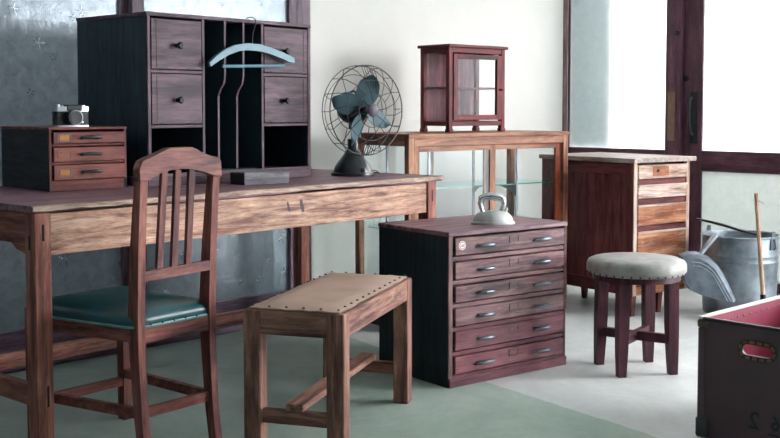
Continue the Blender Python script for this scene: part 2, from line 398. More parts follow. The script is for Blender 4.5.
for (lx, ly) in ((ix, iy), (TL-.03-lw, iy), (ix, TD-iy-lw), (TL-.03-lw, TD-iy-lw)):
    l_ = B('leg', tw['z'], table, lx, lx+lw, ly, ly+lw, 0, TH-.019, bev=.003)
    if ly == iy:
        # exposed through-tenon ends
        cx_ = lx+lw/2
        B('tenon', M['hole'], l_, cx_-.004, cx_+.004, ly-.0006, ly+.003, .625, .672, bev=0)
        if lx == ix:
            B('tenon', M['hole'], l_, cx_+.004, cx_+.011, ly-.0006, ly+.003, .15, .21, bev=0)
            B('tenon', M['hole'], l_, lx-.0006, lx+.003, ly+.024, ly+.032, .60, .64, bev=0)
B('back_stretcher', wood('stretcher_wood', '#6a423f', '#946458', '#b28072', 'x', .42, '#c8a48e', .4, gain=(1.1, 1, 1), dens=1.5), table, ix+lw, TL-.03-lw, TD-iy-lw+.005, TD-iy-.02, .088, .142)
for xa in (ix+.014, TL-.07): B('end_stretcher', tw['y'], table, xa, xa+.026, iy+lw, TD-iy-lw, .145, .205)

# ------------------------------------------------------------------ pigeonhole unit on the table
ud = {a: wood('unit_wood_'+a, '#45353e', '#5f4a54', '#7a626b', a, .4, '#94797d', .25, gain=(.82, .72, .78)) for a in 'xyz'}
udk = wood('unit_side_shaded', '#161f24', '#1c282e', '#243138', 'z', .5, spec=.3, gain=(1.3, 1.7, 2.0))  # near-black blue: shade on the side faces is put into the colour
uin = plain('unit_inside_shaded', '#2c4048', .8, spec=.2)  # shade inside the compartments painted as a dark teal
unit = thing('pigeonhole_cabinet', 'tall dark pigeonhole desk cabinet with small drawers standing on the long table', 'cabinet', (-.8379, 3.7465, .7262), 48.7)
unit.scale = (.98,)*3
UW, UD, UH = .80, .435, .604
B('side_panel', udk, unit, 0, .014, .001, UD, .033, UH); B('side_panel', udk, unit, UW-.014, UW, .001, UD, .033, UH)
B('top_panel', ud['x'], unit, -.003, UW+.003, -.004, UD, UH, UH+.014)
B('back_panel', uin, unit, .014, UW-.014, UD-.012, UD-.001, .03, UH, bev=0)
B('base', ud['x'], unit, -.006, UW+.006, -.008, UD, 0, .032)
B('base_moulding', ud['x'], unit, -.003, UW+.003, -.005, .012, .032, .044)
B('front_stile', ud['z'], unit, 0, .014, -.003, .002, .044, UH); B('front_stile', ud['z'], unit, UW-.014, UW, -.003, .002, .044, UH)
# columns
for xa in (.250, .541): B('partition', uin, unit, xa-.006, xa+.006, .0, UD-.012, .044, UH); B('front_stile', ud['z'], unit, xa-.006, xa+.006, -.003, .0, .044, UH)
cols = ((.014, .244), (.547, .786))
knobm = plain('knob_black', '#14161a', .55, spec=.3)
for ci, (xa, xb) in enumerate(cols):
    for zr in (.213, .4095): B('shelf', ud['x'], unit, xa, xb, -.002, UD-.012, zr-.006, zr+.006)
    for (za, zb) in ((.2215, .4015), (.4175, .596)):
        dr = B('drawer', ud['x'], unit, xa+.002, xb-.002, -.004, .30, za, zb, bev=.002)
        xi = xb-.025 if ci else xa+.025
        B('edge_batten', ud['z'], dr, xi-.001, xi+.001, -.0052, -.003, za+.004, zb-.004, bev=0)
        for hx in (xa+.055, xb-.05): B('hinge', M['darkmetal'], dr, hx-.018, hx+.018, -.0065, -.003, za+.001, za+.006, bev=.0008)
        bm = NB(); lathe(bm, [(.008, 0), (.006, .006), (.006, .011), (.012, .016), (.013, .021), (.009, .026), (.0, .027)][:-1], 14, ((xa+xb)/2-.012*ci, -.004, (za+zb)/2-.004), Matrix.Rotation(pi/2, 3, 'X'))
        obj('knob', bm, knobm, dr, 50)
# two upright dividers with a stepped front edge
for xa in (.352, .443):
    prof = [(-.002, UH), (.0, .395), (.006, .37), (.026, .35), (.038, .325), (.04, .044), (UD-.012, .044), (UD-.012, UH)]
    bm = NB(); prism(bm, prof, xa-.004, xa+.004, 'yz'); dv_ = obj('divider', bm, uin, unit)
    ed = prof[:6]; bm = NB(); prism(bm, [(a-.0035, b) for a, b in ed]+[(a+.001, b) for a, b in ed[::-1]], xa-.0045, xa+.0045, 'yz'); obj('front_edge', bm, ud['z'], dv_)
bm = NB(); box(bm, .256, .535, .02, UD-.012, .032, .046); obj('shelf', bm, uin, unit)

# coat hanger hung over the top edge
blue = plain('pale_blue_paint', '#537f90', .45, var=.18, scale=25)
hg = thing('coat_hanger', 'pale blue wooden coat hanger with trouser bar hanging on the dark pigeonhole cabinet', 'coat hanger', (-.8293, 3.7563, .7256), 48.7)
hg.scale = (.98,)*3
yh = -.030
top = [(.235, .452), (.27, .478), (.31, .502), (.36, .522), (.42, .531), (.48, .530), (.54, .520), (.60, .505), (.64, .492), (.667, .484)]
bot = [(.241, .436), (.285, .462), (.33, .486), (.38, .500), (.43, .505), (.48, .504), (.54, .494), (.60, .478), (.64, .466), (.668, .462)]
bm = NB(); prism(bm, top+bot[::-1], yh-.009, yh+.009)
bmesh.ops.bevel(bm, geom=[e for e in bm.edges], offset=.002, segments=1, affect='EDGES')
obj('hanger_body', bm, blue, hg, loc=(0, 0, -.006))
bm = NB(); tube(bm, [(.302, yh, .441), (.62, yh, .452)], .0065, 10); obj('trouser_bar', bm, blue, hg, 50, loc=(0, 0, -.006))
bm = NB()
tube(bm, [(.303, yh, .476), (.303, yh, .441)], .0015, 6); obj('bar_wire', bm, M['steel'], hg, 60, loc=(0, 0, -.006))
bm = NB(); tube(bm, [(.618, yh, .49), (.618, yh, .452)], .0015, 6); obj('bar_wire', bm, M['steel'], hg, 60, loc=(0, 0, -.006))
bm = NB(); tube(bm, [(.452, yh, .522), (.453, yh, .56), (.462, yh, .585), (.474, yh+.003, .603), (.476, yh+.007, .619), (.468, yh+.018, .628), (.456, yh+.03, .625), (.45, yh+.034, .6205)], .002, 8); obj('hook', bm, M['darkmetal'], hg, 60)

# ------------------------------------------------------------------ small three-drawer cabinet on the table
cw = {a: wood('card_cabinet_wood_'+a, '#563034', '#7b4b49', '#96635a', a, .42, '#a87a6c', .25, gain=(.95, .78, .74)) for a in 'xyz'}
cdk = wood('card_cabinet_side_shaded', '#14191d', '#1b2125', '#262a2c', 'y', .5, spec=.3, gain=(1.5, 1.35, 1.5))  # side shade painted in; the fronts keep the lit wood colour
cab = thing('card_cabinet', 'low three-drawer wooden card cabinet with orange label cards on the left end of the table', 'cabinet', (-1.1123, 3.527, .7261), 43)
cab.scale = (.98,)*3
CWd, CDp, CH = .288, .375, .215
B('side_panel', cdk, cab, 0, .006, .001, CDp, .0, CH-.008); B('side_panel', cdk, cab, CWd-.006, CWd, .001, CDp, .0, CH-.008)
B('front_frame', cw['z'], cab, 0, .012, -.001, .01, .034, CH-.008); B('front_frame', cw['z'], cab, CWd-.01, CWd, -.001, .01, .034, CH-.008)
B('top_panel', cw['x'], cab, -.001, CWd+.001, -.003, CDp, CH-.009, CH)
B('plinth', cw['x'], cab, .004, CWd-.008, .002, .02, 0, .031)
B('back_panel', cdk, cab, .006, CWd-.006, CDp-.008, CDp-.001, .0, CH-.009, bev=0)
B('divider_rail', cw['x'], cab, .006, CWd-.006, .003, CDp-.008, .026, .034)
card = plain('orange_card', '#c07a3c', .8)
for za, zb, cd in ((.160, .198, 1), (.0995, .147, 0), (.038, .088, 1)):
    B('divider_rail', cw['x'], cab, .012, CWd-.01, .002, .03, za-.009, za-.002)
    dr = B('drawer', cw['x'], cab, .014, CWd-.012, -.008, .33, za, zb, bev=.002)
    zc = (za+zb)/2
    h_ = NB()
    for (q0, q1, q2, q3) in ((.028, .076, zc+.010, zc+.0125), (.028, .076, zc-.0125, zc-.010), (.028, .0305, zc-.0125, zc+.0125), (.0735, .076, zc-.0125, zc+.0125)):
        box(h_, q0, q1, -.0105, -.008, q2, q3, bev=.0004)
    ch_ = obj('card_holder', h_, M['brass'] if not cd else M['steel'], dr)
    B('label_card', card if cd else cw['x'], ch_, .036 if cd else .031, .070 if cd else .073, -.0092, -.0079, zc-.009, zc+.009, bev=0)
    bm = NB(); box(bm, .112, .124, -.018, -.008, zc-.006, zc+.004); box(bm, .172, .184, -.018, -.008, zc-.006, zc+.004)
    tube(bm, [(.110, -.017, zc+.001), (.148, -.021, zc+.002), (.186, -.017, zc+.001)], [.0045, .006, .0045], 10)
    obj('drawer_pull', bm, M['blacksteel'], dr, 40)

# camera on the cabinet
cm = thing('film_camera', 'small silver and black film camera on top of the card cabinet', 'camera', (0, 0, 0), 43)
cm.scale = (.98,)*3
kO = Vector((-1.1123, 3.527, .9366)); ex = Vector((cos(rad(43)), sin(rad(43)), 0)); ey = Vector((-sin(rad(43)), cos(rad(43)), 0))
cm.location = kO+ex*.106+ey*.055
silver = plain('satin_chrome', '#c9cdd2', .28, .9, .1); leather = plain('black_leatherette', '#1d2024', .6, var=.3, scale=300, bump=.3)
def rbox(bm, w_, d_, z0, z1, r, n=5):
    pts = []
    for cx_, cy_, a0 in ((w_/2-r, d_/2-r, 0), (-w_/2+r, d_/2-r, 90), (-w_/2+r, -d_/2+r, 180), (w_/2-r, -d_/2+r, 270)):
        for i in range(n+1): a = rad(a0+90*i/n); pts.append((cx_+r*cos(a), cy_+r*sin(a)))
    loft(bm, [[(a, b, z0) for a, b in pts], [(a, b, z1) for a, b in pts]])
bm = NB(); rbox(bm, .126, .034, .006, .053, .012); obj('body', bm, leather, cm, 30)
bm = NB(); rbox(bm, .128, .036, 0, .006, .012); obj('base_plate', bm, silver, cm, 30)
bm = NB(); rbox(bm, .128, .036, .053, .070, .012); obj('top_plate', bm, silver, cm, 30)
bm = NB(); box(bm, -.022, .034, -.0215, .015, .0545, .076, bev=.003); obj('viewfinder', bm, leather, cm)
RX = Matrix.Rotation(pi/2, 3, 'X')
ln = NB(); lathe(ln, [(.026, 0), (.026, .010), (.023, .013), (.023, .022), (.020, .025), (.017, .025), (.014, .018), (.009, .015)], 28, (-.001, -.017, .032), RX)
le = obj('lens', ln, M['darkmetal'], cm, 35)
bm = NB(); lathe(bm, [(.0262, 0), (.0262, .004), (.0245, .005)], 28, (-.001, -.0385, .032), RX); obj('lens_ring', bm, M['steel'], le, 35)
bm = NB(); lathe(bm, [(.0225, 0), (.0222, .0012), (.010, .0008)], 24, (-.001, -.0435, .032), RX); obj('front_glass', bm, M['blacksteel'], le, 35)
for xk, rk, hk in ((-.048, .009, .007), (.046, .008, .005), (-.03, .004, .004)):
    bm = NB(); lathe(bm, [(rk, 0), (rk, hk*.8), (rk*.85, hk)], 18, (xk, 0, .070)); obj('dial', bm, silver, cm, 35)
bm = NB(); lathe(bm, [(.0035, 0), (.0035, .003)], 12, (.035, -.017, .016), RX); obj('lever', bm, silver, cm)

# ------------------------------------------------------------------ slate box on the table
Tex = Vector((cos(rad(48.7)), sin(rad(48.7)), 0)); Tey = Vector((-sin(rad(48.7)), cos(rad(48.7)), 0)); TO = Vector((-1.015, 3.065, 0))
slate = wood('grey_painted_wood', '#4c5459', '#626b70', '#7c858a', 'x', .5)
slk = plain('slate_side_shaded', '#22292d', .5)  # darker copy of the slate, shade of the end face in its colour
sb = thing('flat_box', 'small flat grey box lying on the table before the pigeonhole cabinet', 'box', (-.5155, 3.8338, .7257), 43.5)
sb.scale = (.98,)*3
B('box_body', slate, sb, 0, .205, 0, .088, 0, .0425); B('end_panel', slk, sb, -.0015, 0, .001, .087, .001, .0415, bev=.0005)
B('lid', slate, sb, -.001, .206, -.001, .089, .0425, .046)

# ------------------------------------------------------------------ desk fan
fan = thing('desk_fan', 'old black electric desk fan with grey blades on the right end of the long table', 'fan', (-.151, 4.398, .7257), 0)
fan.scale = (.98,)*3
fblk = plain('fan_black_paint', '#1b1d24', .3, 0, .25, 14, coat=.4)
bm = NB(); lathe(bm, [(.090, 0), (.091, .006), (.090, .012), (.082, .015), (.080, .022), (.076, .036), (.062, .056), (.042, .082), (.030, .102), (.022, .112), (.022, .15), (.02, .152)], 36, sx=1, sy=.95)
fb = obj('base', bm, fblk, fan, 40)
bm = NB(); lathe(bm, [(.010, 0), (.010, .012), (.007, .015)], 14, (.045, -.07, .028), RX); obj('speed_knob', bm, M['steel'], fb, 40)
HD = bpy.data.objects.new('fan_head', None); COL.objects.link(HD); HD.parent = fan; HD.location = (.032, -.01, .270); HD.scale = (.985,)*3; HD.rotation_euler = (0, 0, rad(38))
# head-local: -y is the blowing direction
bm = NB(); lathe(bm, [(.018, -.085), (.045, -.075), (.055, -.05), (.058, -.01), (.055, .012), (.04, .028), (.015, .034)], 28, (0, .03, 0), RX); obj('motor', bm, fblk, HD, 40)
bm = NB(); tube(bm, [(0, .035, -.02), (0, .03, -.115)], [.020, .020], 14); tube(bm, [(0, .03, .055), (0, .03, .075), (0, .05, .082), (0, .075, .075), (0, .08, .05)], .006, 8); box(bm, -.02, .02, .01, .06, -.08, -.045, bev=.004)
obj('neck', bm, fblk, HD, 40)
bm = NB(); lathe(bm, [(.012, -.04), (.018, 0), (.018, .014), (.012, .02), (.004, .022)], 20, (0, -.03, 0), RX); obj('spinner', bm, M['darkmetal'], HD, 40)
fbl = plain('grey_green_blade_paint', '#4a666e', .38, .1, .2, 12)
for q in range(4):
    ang = rad(20+90*q); bm = NB(); nr, nc = 8, 6; grid = []
    for i in range(nr+1):
        t = i/nr; r_ = .02+t*.138; wdt = .014+.030*sin(pi*min(1, t*1.02)**.8*.86)
        if i == nr: wdt *= .55
        row = []
        for j in range(nc+1):
            s = (j/nc-.5)*2; rr_ = r_-.018*(s*s)*t
            x_ = s*wdt; yy = -.012-.030*s*(.55+.3*t)
            px = x_*cos(ang)+rr_*sin(ang); pz_ = -x_*sin(ang)+rr_*cos(ang)
            row.append(Vector((px, yy, pz_)))
        grid.append(row)
    V = [[bm.verts.new(p) for p in row] for row in grid]
    for i in range(nr):
        for j in range(nc): bm.faces.new((V[i][j], V[i][j+1], V[i+1][j+1], V[i+1][j]))
    bmesh.ops.recalc_face_normals(bm, faces=bm.faces)
    bmesh.ops.solidify(bm, geom=bm.faces[:], thickness=.0018); obj('blade', bm, fbl, HD, 40)
bm = NB(); RC = .187
def ringpts(r_, y_, n=48): return [(r_*cos(2*pi*i/n), y_, r_*sin(2*pi*i/n)) for i in range(n)]
def ring(bm, r_, y_, t_):
    b2 = NB(); tube(b2, ringpts(r_, y_), t_, 5, closed=True); me = bpy.data.meshes.new('t'); b2.to_mesh(me); b2.free(); bm.from_mesh(me); bpy.data.meshes.remove(me)
ring(bm, RC, -.045, .0026); ring(bm, RC, .01, .0018); ring(bm, .125, -.078, .0014); ring(bm, .07, -.086, .0014); ring(bm, .150, .045, .0014); ring(bm, .08, .055, .0016)
for i in range(16):
    a = 2*pi*i/16
    pts = []
    for t, r_, y_ in ((0, .027, -.088), (.25, .07, -.087), (.55, .125, -.078), (.85, .170, -.060), (1, RC, -.045)):
        aa = a+.42*t; pts.append((r_*cos(aa), y_, r_*sin(aa)))
    for r_, y_, t in ((RC+.001, -.01, 1.0), (RC, .01, 1), (.150, .045, 1.0), (.08, .055, 1.0)): pts.append((r_*cos(a+.42), y_, r_*sin(a+.42)))
    if i % 2 == 0: tube(bm, pts, .0016, 4, caps=False)
    else: tube(bm, pts[1:7], .0016, 4, caps=False)
for dx in (-.03, -.018, -.006, .006, .018, .03):
    for sg in (1, -1): tube(bm, [(dx, -.083, sg*.095), (dx, -.07, sg*.145), (dx, -.048, sg*.183), (dx, -.01, sg*.186), (dx, .012, sg*.184)], .0016, 4, caps=False)
obj('wire_guard', bm, plain('guard_black', '#1b1d22', .45, .3), HD, 60)
bm = NB(); lathe(bm, [(.027, 0), (.027, .005), (.02, .009), (.004, .010)], 24, (0, -.086, 0), RX); obj('badge', bm, plain('badge_plum', '#4d4450', .5, .2), HD, 40)
cord = plain('black_cord', '#20242a', .6)
bm = NB(); tube(bm, [(.065, .03, .02), (.095, .05, .018), (.11, .09, .005), (.10, .14, .004), (.06, .17, .004)], .0028, 6); obj('power_cord', bm, cord, fan, 60)

# ------------------------------------------------------------------ chair
hw = {a: wood('chair_wood_'+a, '#503238', '#754a48', '#93655c', a, .42, '#b08874', .3, gain=(1.2, 1.0, .93)) for a in 'xyz'}
chair = thing('side_chair', 'wooden slat-back side chair with green vinyl seat pulled up to the long table', 'chair', (-.692, 2.95, 0), 51.5)
# rear posts (x across, y towards the seat); front legs at y=.44
def post(x0b, x0t, w_=.026):
    bm = NB(); rings = []
    for z, y, t in ((0, -.028, .030), (.12, -.012, .034), (.30, .0, .040), (.43, .002, .044), (.60, -.004, .038), (.76, -.014, .030), (.83, -.020, .026)):
        f_ = z/.83; xx = x0b+(x0t-x0b)*f_
        rings.append([(xx, y, z), (xx+w_, y, z), (xx+w_, y+t, z), (xx, y+t, z)])
    loft(bm, rings); return obj('back_post', bm, hw['z'], chair)
post(.0, .0, .025); post(.258, .264, .025)
# crest rail with stepped curved top
tp = [(-0.0057, .800), (-0.0076, .835), (0.0038, .856), (0.0210, .863), (0.0497, .868), (0.0764, .880), (0.0993, .889), (0.1815, .889), (0.2025, .882), (0.2273, .866), (0.2579, .860), (0.2789, .857), (0.2922, .845), (0.2951, .80)]
bt = [(0.2693, .800), (0.2579, .806), (0.2244, .818), (0.1815, .826), (0.1432, .829), (0.1050, .827), (0.0669, .820), (0.0334, .808), (0.0210, .800)]
bm = NB(); prism(bm, tp+bt, -.022, .008); bmesh.ops.bevel(bm, geom=bm.edges[:], offset=.0025, segments=1, affect='EDGES'); obj('crest_rail', bm, hw['x'], chair)
bm = NB(); bar(bm, (.022, .008, .534), (.262, .008, .540), .018, .028); obj('lower_back_rail', bm, hw['x'], chair)
for xb_, xt_ in ((.078, .088), (.131, .136), (.183, .187)):
    bm = NB(); bar(bm, (xb_, .006, .552), (xt_, -.009, .826), .020, .012, up=(0, 1, 0)); obj('slat', bm, hw['z'], chair)
FX0, FX1, FY = -.062, .302, .452
for xx in (FX0, FX1-.034):
    bm = NB(); loft(bm, [[(xx+ (.004 if z == 0 else 0), FY-.034+(.003 if z == 0 else 0), z), (xx+.034-(.004 if z == 0 else 0), FY-.034, z), (xx+.034-(.004 if z == 0 else 0), FY-(.003 if z == 0 else 0), z), (xx+(.004 if z == 0 else 0), FY, z)] for z in (0, .41)]); obj('front_leg', bm, hw['z'], chair)
bm = NB(); bar(bm, (.012, .03, .372), (FX0+.017, FY-.03, .372), .022, .045); obj('seat_rail', bm, hw['y'], chair)
bm = NB(); bar(bm, (.270, .03, .372), (FX1-.017, FY-.03, .372), .022, .045); obj('seat_rail', bm, hw['y'], chair)
bm = NB(); bar(bm, (.022, .016, .368), (.262, .016, .368), .022, .042); obj('seat_rail', bm, hw['x'], chair)
bm = NB(); bar(bm, (FX0+.03, FY-.016, .372), (FX1-.03, FY-.016, .372), .022, .045); obj('seat_rail', bm, hw['x'], chair)
for z, pa, pb in ((.150, (.020, .014), (.262, .014)), (.150, (.014, .03), (FX0+.018, FY-.03)), (.150, (.270, .03), (FX1-.018, FY-.03)), (.125, (FX0+.03, FY-.018), (FX1-.03, FY-.018))):
    bm = NB(); bar(bm, (pa[0], pa[1], z), (pb[0], pb[1], z), .018, .028); obj('stretcher', bm, hw['x'], chair)
# seat cushion: trapezoid, domed
def cushion(poly, z0, zs, dome, n=10, inset=.0):
    bm = NB(); cx_ = sum(p[0] for p in poly)/len(poly); cy_ = sum(p[1] for p in poly)/len(poly)
    out = []
    for i in range(len(poly)):
        a, b = Vector(poly[i]), Vector(poly[(i+1) % len(poly)])
        for j in range(n): out.append(a.lerp(b, j/n))
    # soften corners
    for _ in range(1): out = [(out[i-1]+out[i]*2+out[(i+1) % len(out)])/4 for i in range(len(out))]
    cc = Vector((cx_, cy_)); rings = []
    for s, z in ((.985, z0), (1.0, z0+(zs-z0)*.3), (1.0, zs-.008), (.985, zs), (.95, zs+dome*.25), (.85, zs+dome*.55), (.65, zs+dome*.82), (.4, zs+dome*.95), (.12, zs+dome)):
        rings.append([((p-cc)*s+cc).to_3d()+Vector((0, 0, z)) for p in out])
    loft(bm, rings); return bm, out
green_v = plain('green_vinyl', '#23505a', .32, 0, .25, 10, .5, c2='#1e4549', bump=.08)
bm, outl = cushion([(-.004, .010), (.288, .010), (FX1+.004, FY+.004), (FX0-.004, FY+.004)], .388, .418, .030)
cu = obj('seat_cushion', bm, green_v, chair, 60)
pl_ = [p.to_3d()+Vector((0, 0, .3925)) for p in outl]
b2 = NB(); tube(b2, pl_, .0042, 6, closed=True); obj('piping', b2, plain('pale_green_piping', '#5f8f90', .35), cu, 60)
bm = NB(); lathe(bm, [(.004, 0), (.0035, .0015), (.0015, .0028)], 8, (0, 0, 0), RX); tk = obj('upholstery_tack', bm, M['tack'], chair, 60, loc=(.05, .009, .396))
spread(tk, 't', chair, [(.05+.042*i, .009, .396) for i in range(1, 6)])

# ------------------------------------------------------------------ bench with tan top
bw = {a: wood('bench_wood_'+a, '#4d3735', '#755850', '#9c8070', a, .5, '#b8a08c', .4, gain=(1.35, 1.12, 1.08)) for a in 'xyz'}
BW_, BL_, BH = .306, .70, .430
bench = thing('low_bench', 'low wooden bench with tan leather top held by dark tacks, in the foreground', 'bench', (-.422, 3.079, 0), -17)
for (lx, ly) in ((0, 0), (BW_-.052, 0), (0, BL_-.052), (BW_-.052, BL_-.052)): B('leg', bw['z'], bench, lx, lx+.052, ly, ly+.052, 0, BH-.006, bev=.003)
B('top_rail', bw['x'], bench, .052, BW_-.052, .002, .026, BH-.076, BH-.007); B('top_rail', bw['x'], bench, .052, BW_-.052, BL_-.026, BL_-.002, BH-.076, BH-.007)
B('side_rail', bw['y'], bench, .002, .026, .052, BL_-.052, BH-.076, BH-.007); B('side_rail', bw['y'], bench, BW_-.026, BW_-.002, .052, BL_-.052, BH-.076, BH-.007)
zt = .117
B('end_stretcher', bw['x'], bench, .052, BW_-.052, .012, .034, zt-.022, zt+.018); B('end_stretcher', bw['x'], bench, .052, BW_-.052, BL_-.034, BL_-.012, zt-.022, zt+.018)
B('centre_stretcher', bw['y'], bench, BW_/2-.026, BW_/2+.026, .008, BL_-.008, zt+.0185, zt+.040)
k = NT('tan_leather'); n1 = k.noise(k.coord((1, 1, 1)), 5, 6, .6); n2 = k.noise(k.coord(), 90, 4, .6)
k.bsdf(k.ramp(n1, [(.3, lin('#997f70')), (.55, lin('#b29787')), (.75, lin('#c2aa98'))]), .42, spec=.5, bump=n2, bs=.1, bd=.001)
bm = NB(); N1, N2 = 12, 26; V = []
x0_, x1_, y0_, y1_ = .012, BW_-.014, .010, BL_-.010; rn = random.Random(5)
for j in range(N2+1):
    row = []
    for i in range(N1+1):
        u, v = i/N1, j/N2; e = min(u, 1-u, (v)*2.2, (1-v)*2.2); z = BH-.002+.010*min(1, e*7)+.001*sin(i*2.1+j)
        jx = rn.uniform(-.002, .002) if i in (0, N1) else 0; jy = rn.uniform(-.002, .002) if j in (0, N2) else 0
        row.append(bm.verts.new((x0_+u*(x1_-x0_)+jx, y0_+v*(y1_-y0_)+jy, z)))
    V.append(row)
for j in range(N2):
    for i in range(N1): bm.faces.new((V[j][i], V[j][i+1], V[j+1][i+1], V[j+1][i]))
bmesh.ops.recalc_face_normals(bm, faces=bm.faces)
bmesh.ops.solidify(bm, geom=bm.faces[:], thickness=.003); obj('leather_top', bm, k.m, bench, 60)
bm = NB(); lathe(bm, [(.0048, 0), (.004, .002), (.0015, .0034)], 10); tk = obj('upholstery_tack', bm, M['tack'], bench, 60, loc=(.022, .020, BH+.0025))
spots = [(.022+.0525*i, .018, BH+.0025) for i in range(1, 6)] + [(.022+.0525*i, BL_-.018, BH+.0025) for i in range(6)]
spots += [(.020, .02+.055*i, BH+.0025) for i in range(1, 12)] + [(BW_-.022, .02+.055*i, BH+.0025) for i in range(1, 12)]
spread(tk, 't', bench, spots)

# ------------------------------------------------------------------ six-drawer chest
qw = {a: wood('chest_wood_'+a, '#47333c', '#6d515a', '#90727a', a, .4, '#ab8f88', .5, gain=(.98, .88, .84)) for a in 'xyz'}
qwr = wood('chest_wood_reddish', '#4a2c38', '#6b424d', '#875c62', 'x', .4, '#9c7878', .3, gain=(1.0, .84, .84))
qdk = wood('chest_side_shaded', '#11191c', '#172126', '#1d2a2f', 'z', .5, spec=.3, gain=(1.3, 1.7, 2.0))  # shade painted into the side wood, far darker than the fronts
chest = thing('drawer_chest', 'low six-drawer wooden map chest with shaded side standing on the floor', 'chest of drawers', (.207, 3.816, 0), 37.5)
XW, XD, XH = .600, .41, .560
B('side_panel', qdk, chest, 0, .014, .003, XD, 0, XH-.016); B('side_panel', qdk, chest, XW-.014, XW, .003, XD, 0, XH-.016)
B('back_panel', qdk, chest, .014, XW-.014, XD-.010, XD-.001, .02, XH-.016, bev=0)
B('top_panel', ttop, chest, -.003, XW+.004, -.006, XD+.003, XH-.016, XH, bev=.002)
B('front_stile', qw['z'], chest, 0, .020, -.002, .004, .03, XH-.016); B('front_stile', qwr, chest, XW-.012, XW, -.002, .004, .03, XH-.016)
B('plinth', qwr, chest, .004, XW+.003, -.006, .012, 0, .034)
dz = [(.474, .537), (.389, .450), (.305, .364), (.220, .283), (.132, .202), (.047, .110)]
pc = plain('handle_gunmetal', '#6d747c', .4, .8, .2)
paper = plain('cream_paper', '#ece4e0', .8); redink = plain('red_print', '#8a3a3e', .8)
for i, (za, zb) in enumerate(dz):
    B('drawer_rail', qwr if i > 2 else qw['x'], chest, .020, XW-.012, .0, .03, za-.020, za-.004)
    dr = B('drawer', qw['x'] if i < 4 else qwr, chest, .026, XW-.018, -.009, .36, za, zb, bev=.003)
    zc = (za+zb)/2-.002
    for hx in (.170, .458):
        bm = NB()
        for e_ in (-1, 1): tube(bm, [(hx+e_*.036, -.009, zc), (hx+e_*.036, -.018, zc)], .005, 8)
        tube(bm, [(hx-.046, -.012, zc-.003), (hx-.036, -.020, zc-.001), (hx-.015, -.028, zc+.002), (hx+.015, -.028, zc+.002), (hx+.036, -.020, zc-.001), (hx+.046, -.012, zc-.003)], [.003, .0055, .007, .007, .0055, .003], 10)
        obj('drawer_pull', bm, pc, dr, 50)
    h_ = NB(); zl = zb-.020; a0, a1, b0, b1 = .290, .338, zl-.014, zl+.012
    for (q0, q1, q2, q3) in ((a0, a1, b1-.003, b1), (a0, a1, b0, b0+.003), (a0, a0+.003, b0, b1), (a1-.003, a1, b0, b1)): box(h_, q0, q1, -.0115, -.009, q2, q3, bev=.0004)
    obj('card_holder', h_, M['holder'], dr)
    if i == 0:
        bm = NB(); lathe(bm, [(.0165, 0), (.0165, .0012)], 24, (.057, -.009, zc+.006), RX); st = obj('round_sticker', bm, paper, dr)
        bm = NB(); lathe(bm, [(.0135, 0), (.0125, .0006)], 24, (.057, -.0102, zc+.006), RX); obj('sticker_ring', bm, redink, st)
        bm = NB(); lathe(bm, [(.0115, 0), (.0113, .0006)], 24, (.057, -.0108, zc+.006), RX); obj('sticker_centre', bm, paper, st)
        bm = NB(); box(bm, .051, .063, -.0122, -.0114, zc+.003, zc+.006, bev=0); box(bm, .053, .066, -.0122, -.0114, zc+.008, zc+.0095, bev=0); obj('sticker_mark', bm, redink, st)

# clothes iron
iron = thing('clothes_iron', 'old silver clothes iron with chrome handle on top of the drawer chest', 'iron', (.385, 4.092, .560), 8)
iron.scale = (.86, .9, 1.04)
def teardrop(s, n=36, L_=.098, W_=.050):
    pts = []
    for i in range(n):
        a = 2*pi*i/n; x_ = cos(a); y_ = sin(a)
        wf = 1.0 if x_ > -.1 else (1-((-.1-x_)/.9)**1.7*.8)
        pts.append((x_*L_*(s)+.006, y_*W_*s*wf))
    return pts
alu = plain('cast_aluminium', '#d2d2d0', .4, .35, .2, 25)
bm = NB(); loft(bm, [[(a*1.0, b, z) for a, b in teardrop(s)] for s, z in ((1.0, 0), (1.02, .006), (.99, .010), (.94, .012))]); obj('sole_plate', bm, alu, iron, 30)
bm = NB(); loft(bm, [[(a, b, z) for a, b in teardrop(s)] for s, z in ((.94, .012), (.90, .022), (.78, .036), (.62, .045), (.4, .050), (.1, .051))]); obj('cover', bm, alu, iron, 50)
bm = NB(); tube(bm, [(-.040, 0, .044), (-.046, 0, .060), (-.052, 0, .078), (-.048, 0, .094), (-.03, 0, .102), (0, 0, .103), (.035, 0, .097), (.052, 0, .088), (.056, 0, .075), (.048, 0, .058), (.042, 0, .044)], [.009, .009, .011, .013, .014, .014, .0135, .013, .011, .009, .009], 12); obj('handle', bm, M['chrome'], iron, 60)
bm = NB(); tube(bm, [(.060, 0, .035), (.070, 0, .060)], [.008, .005], 10); obj('cord_socket', bm, alu, iron, 60)

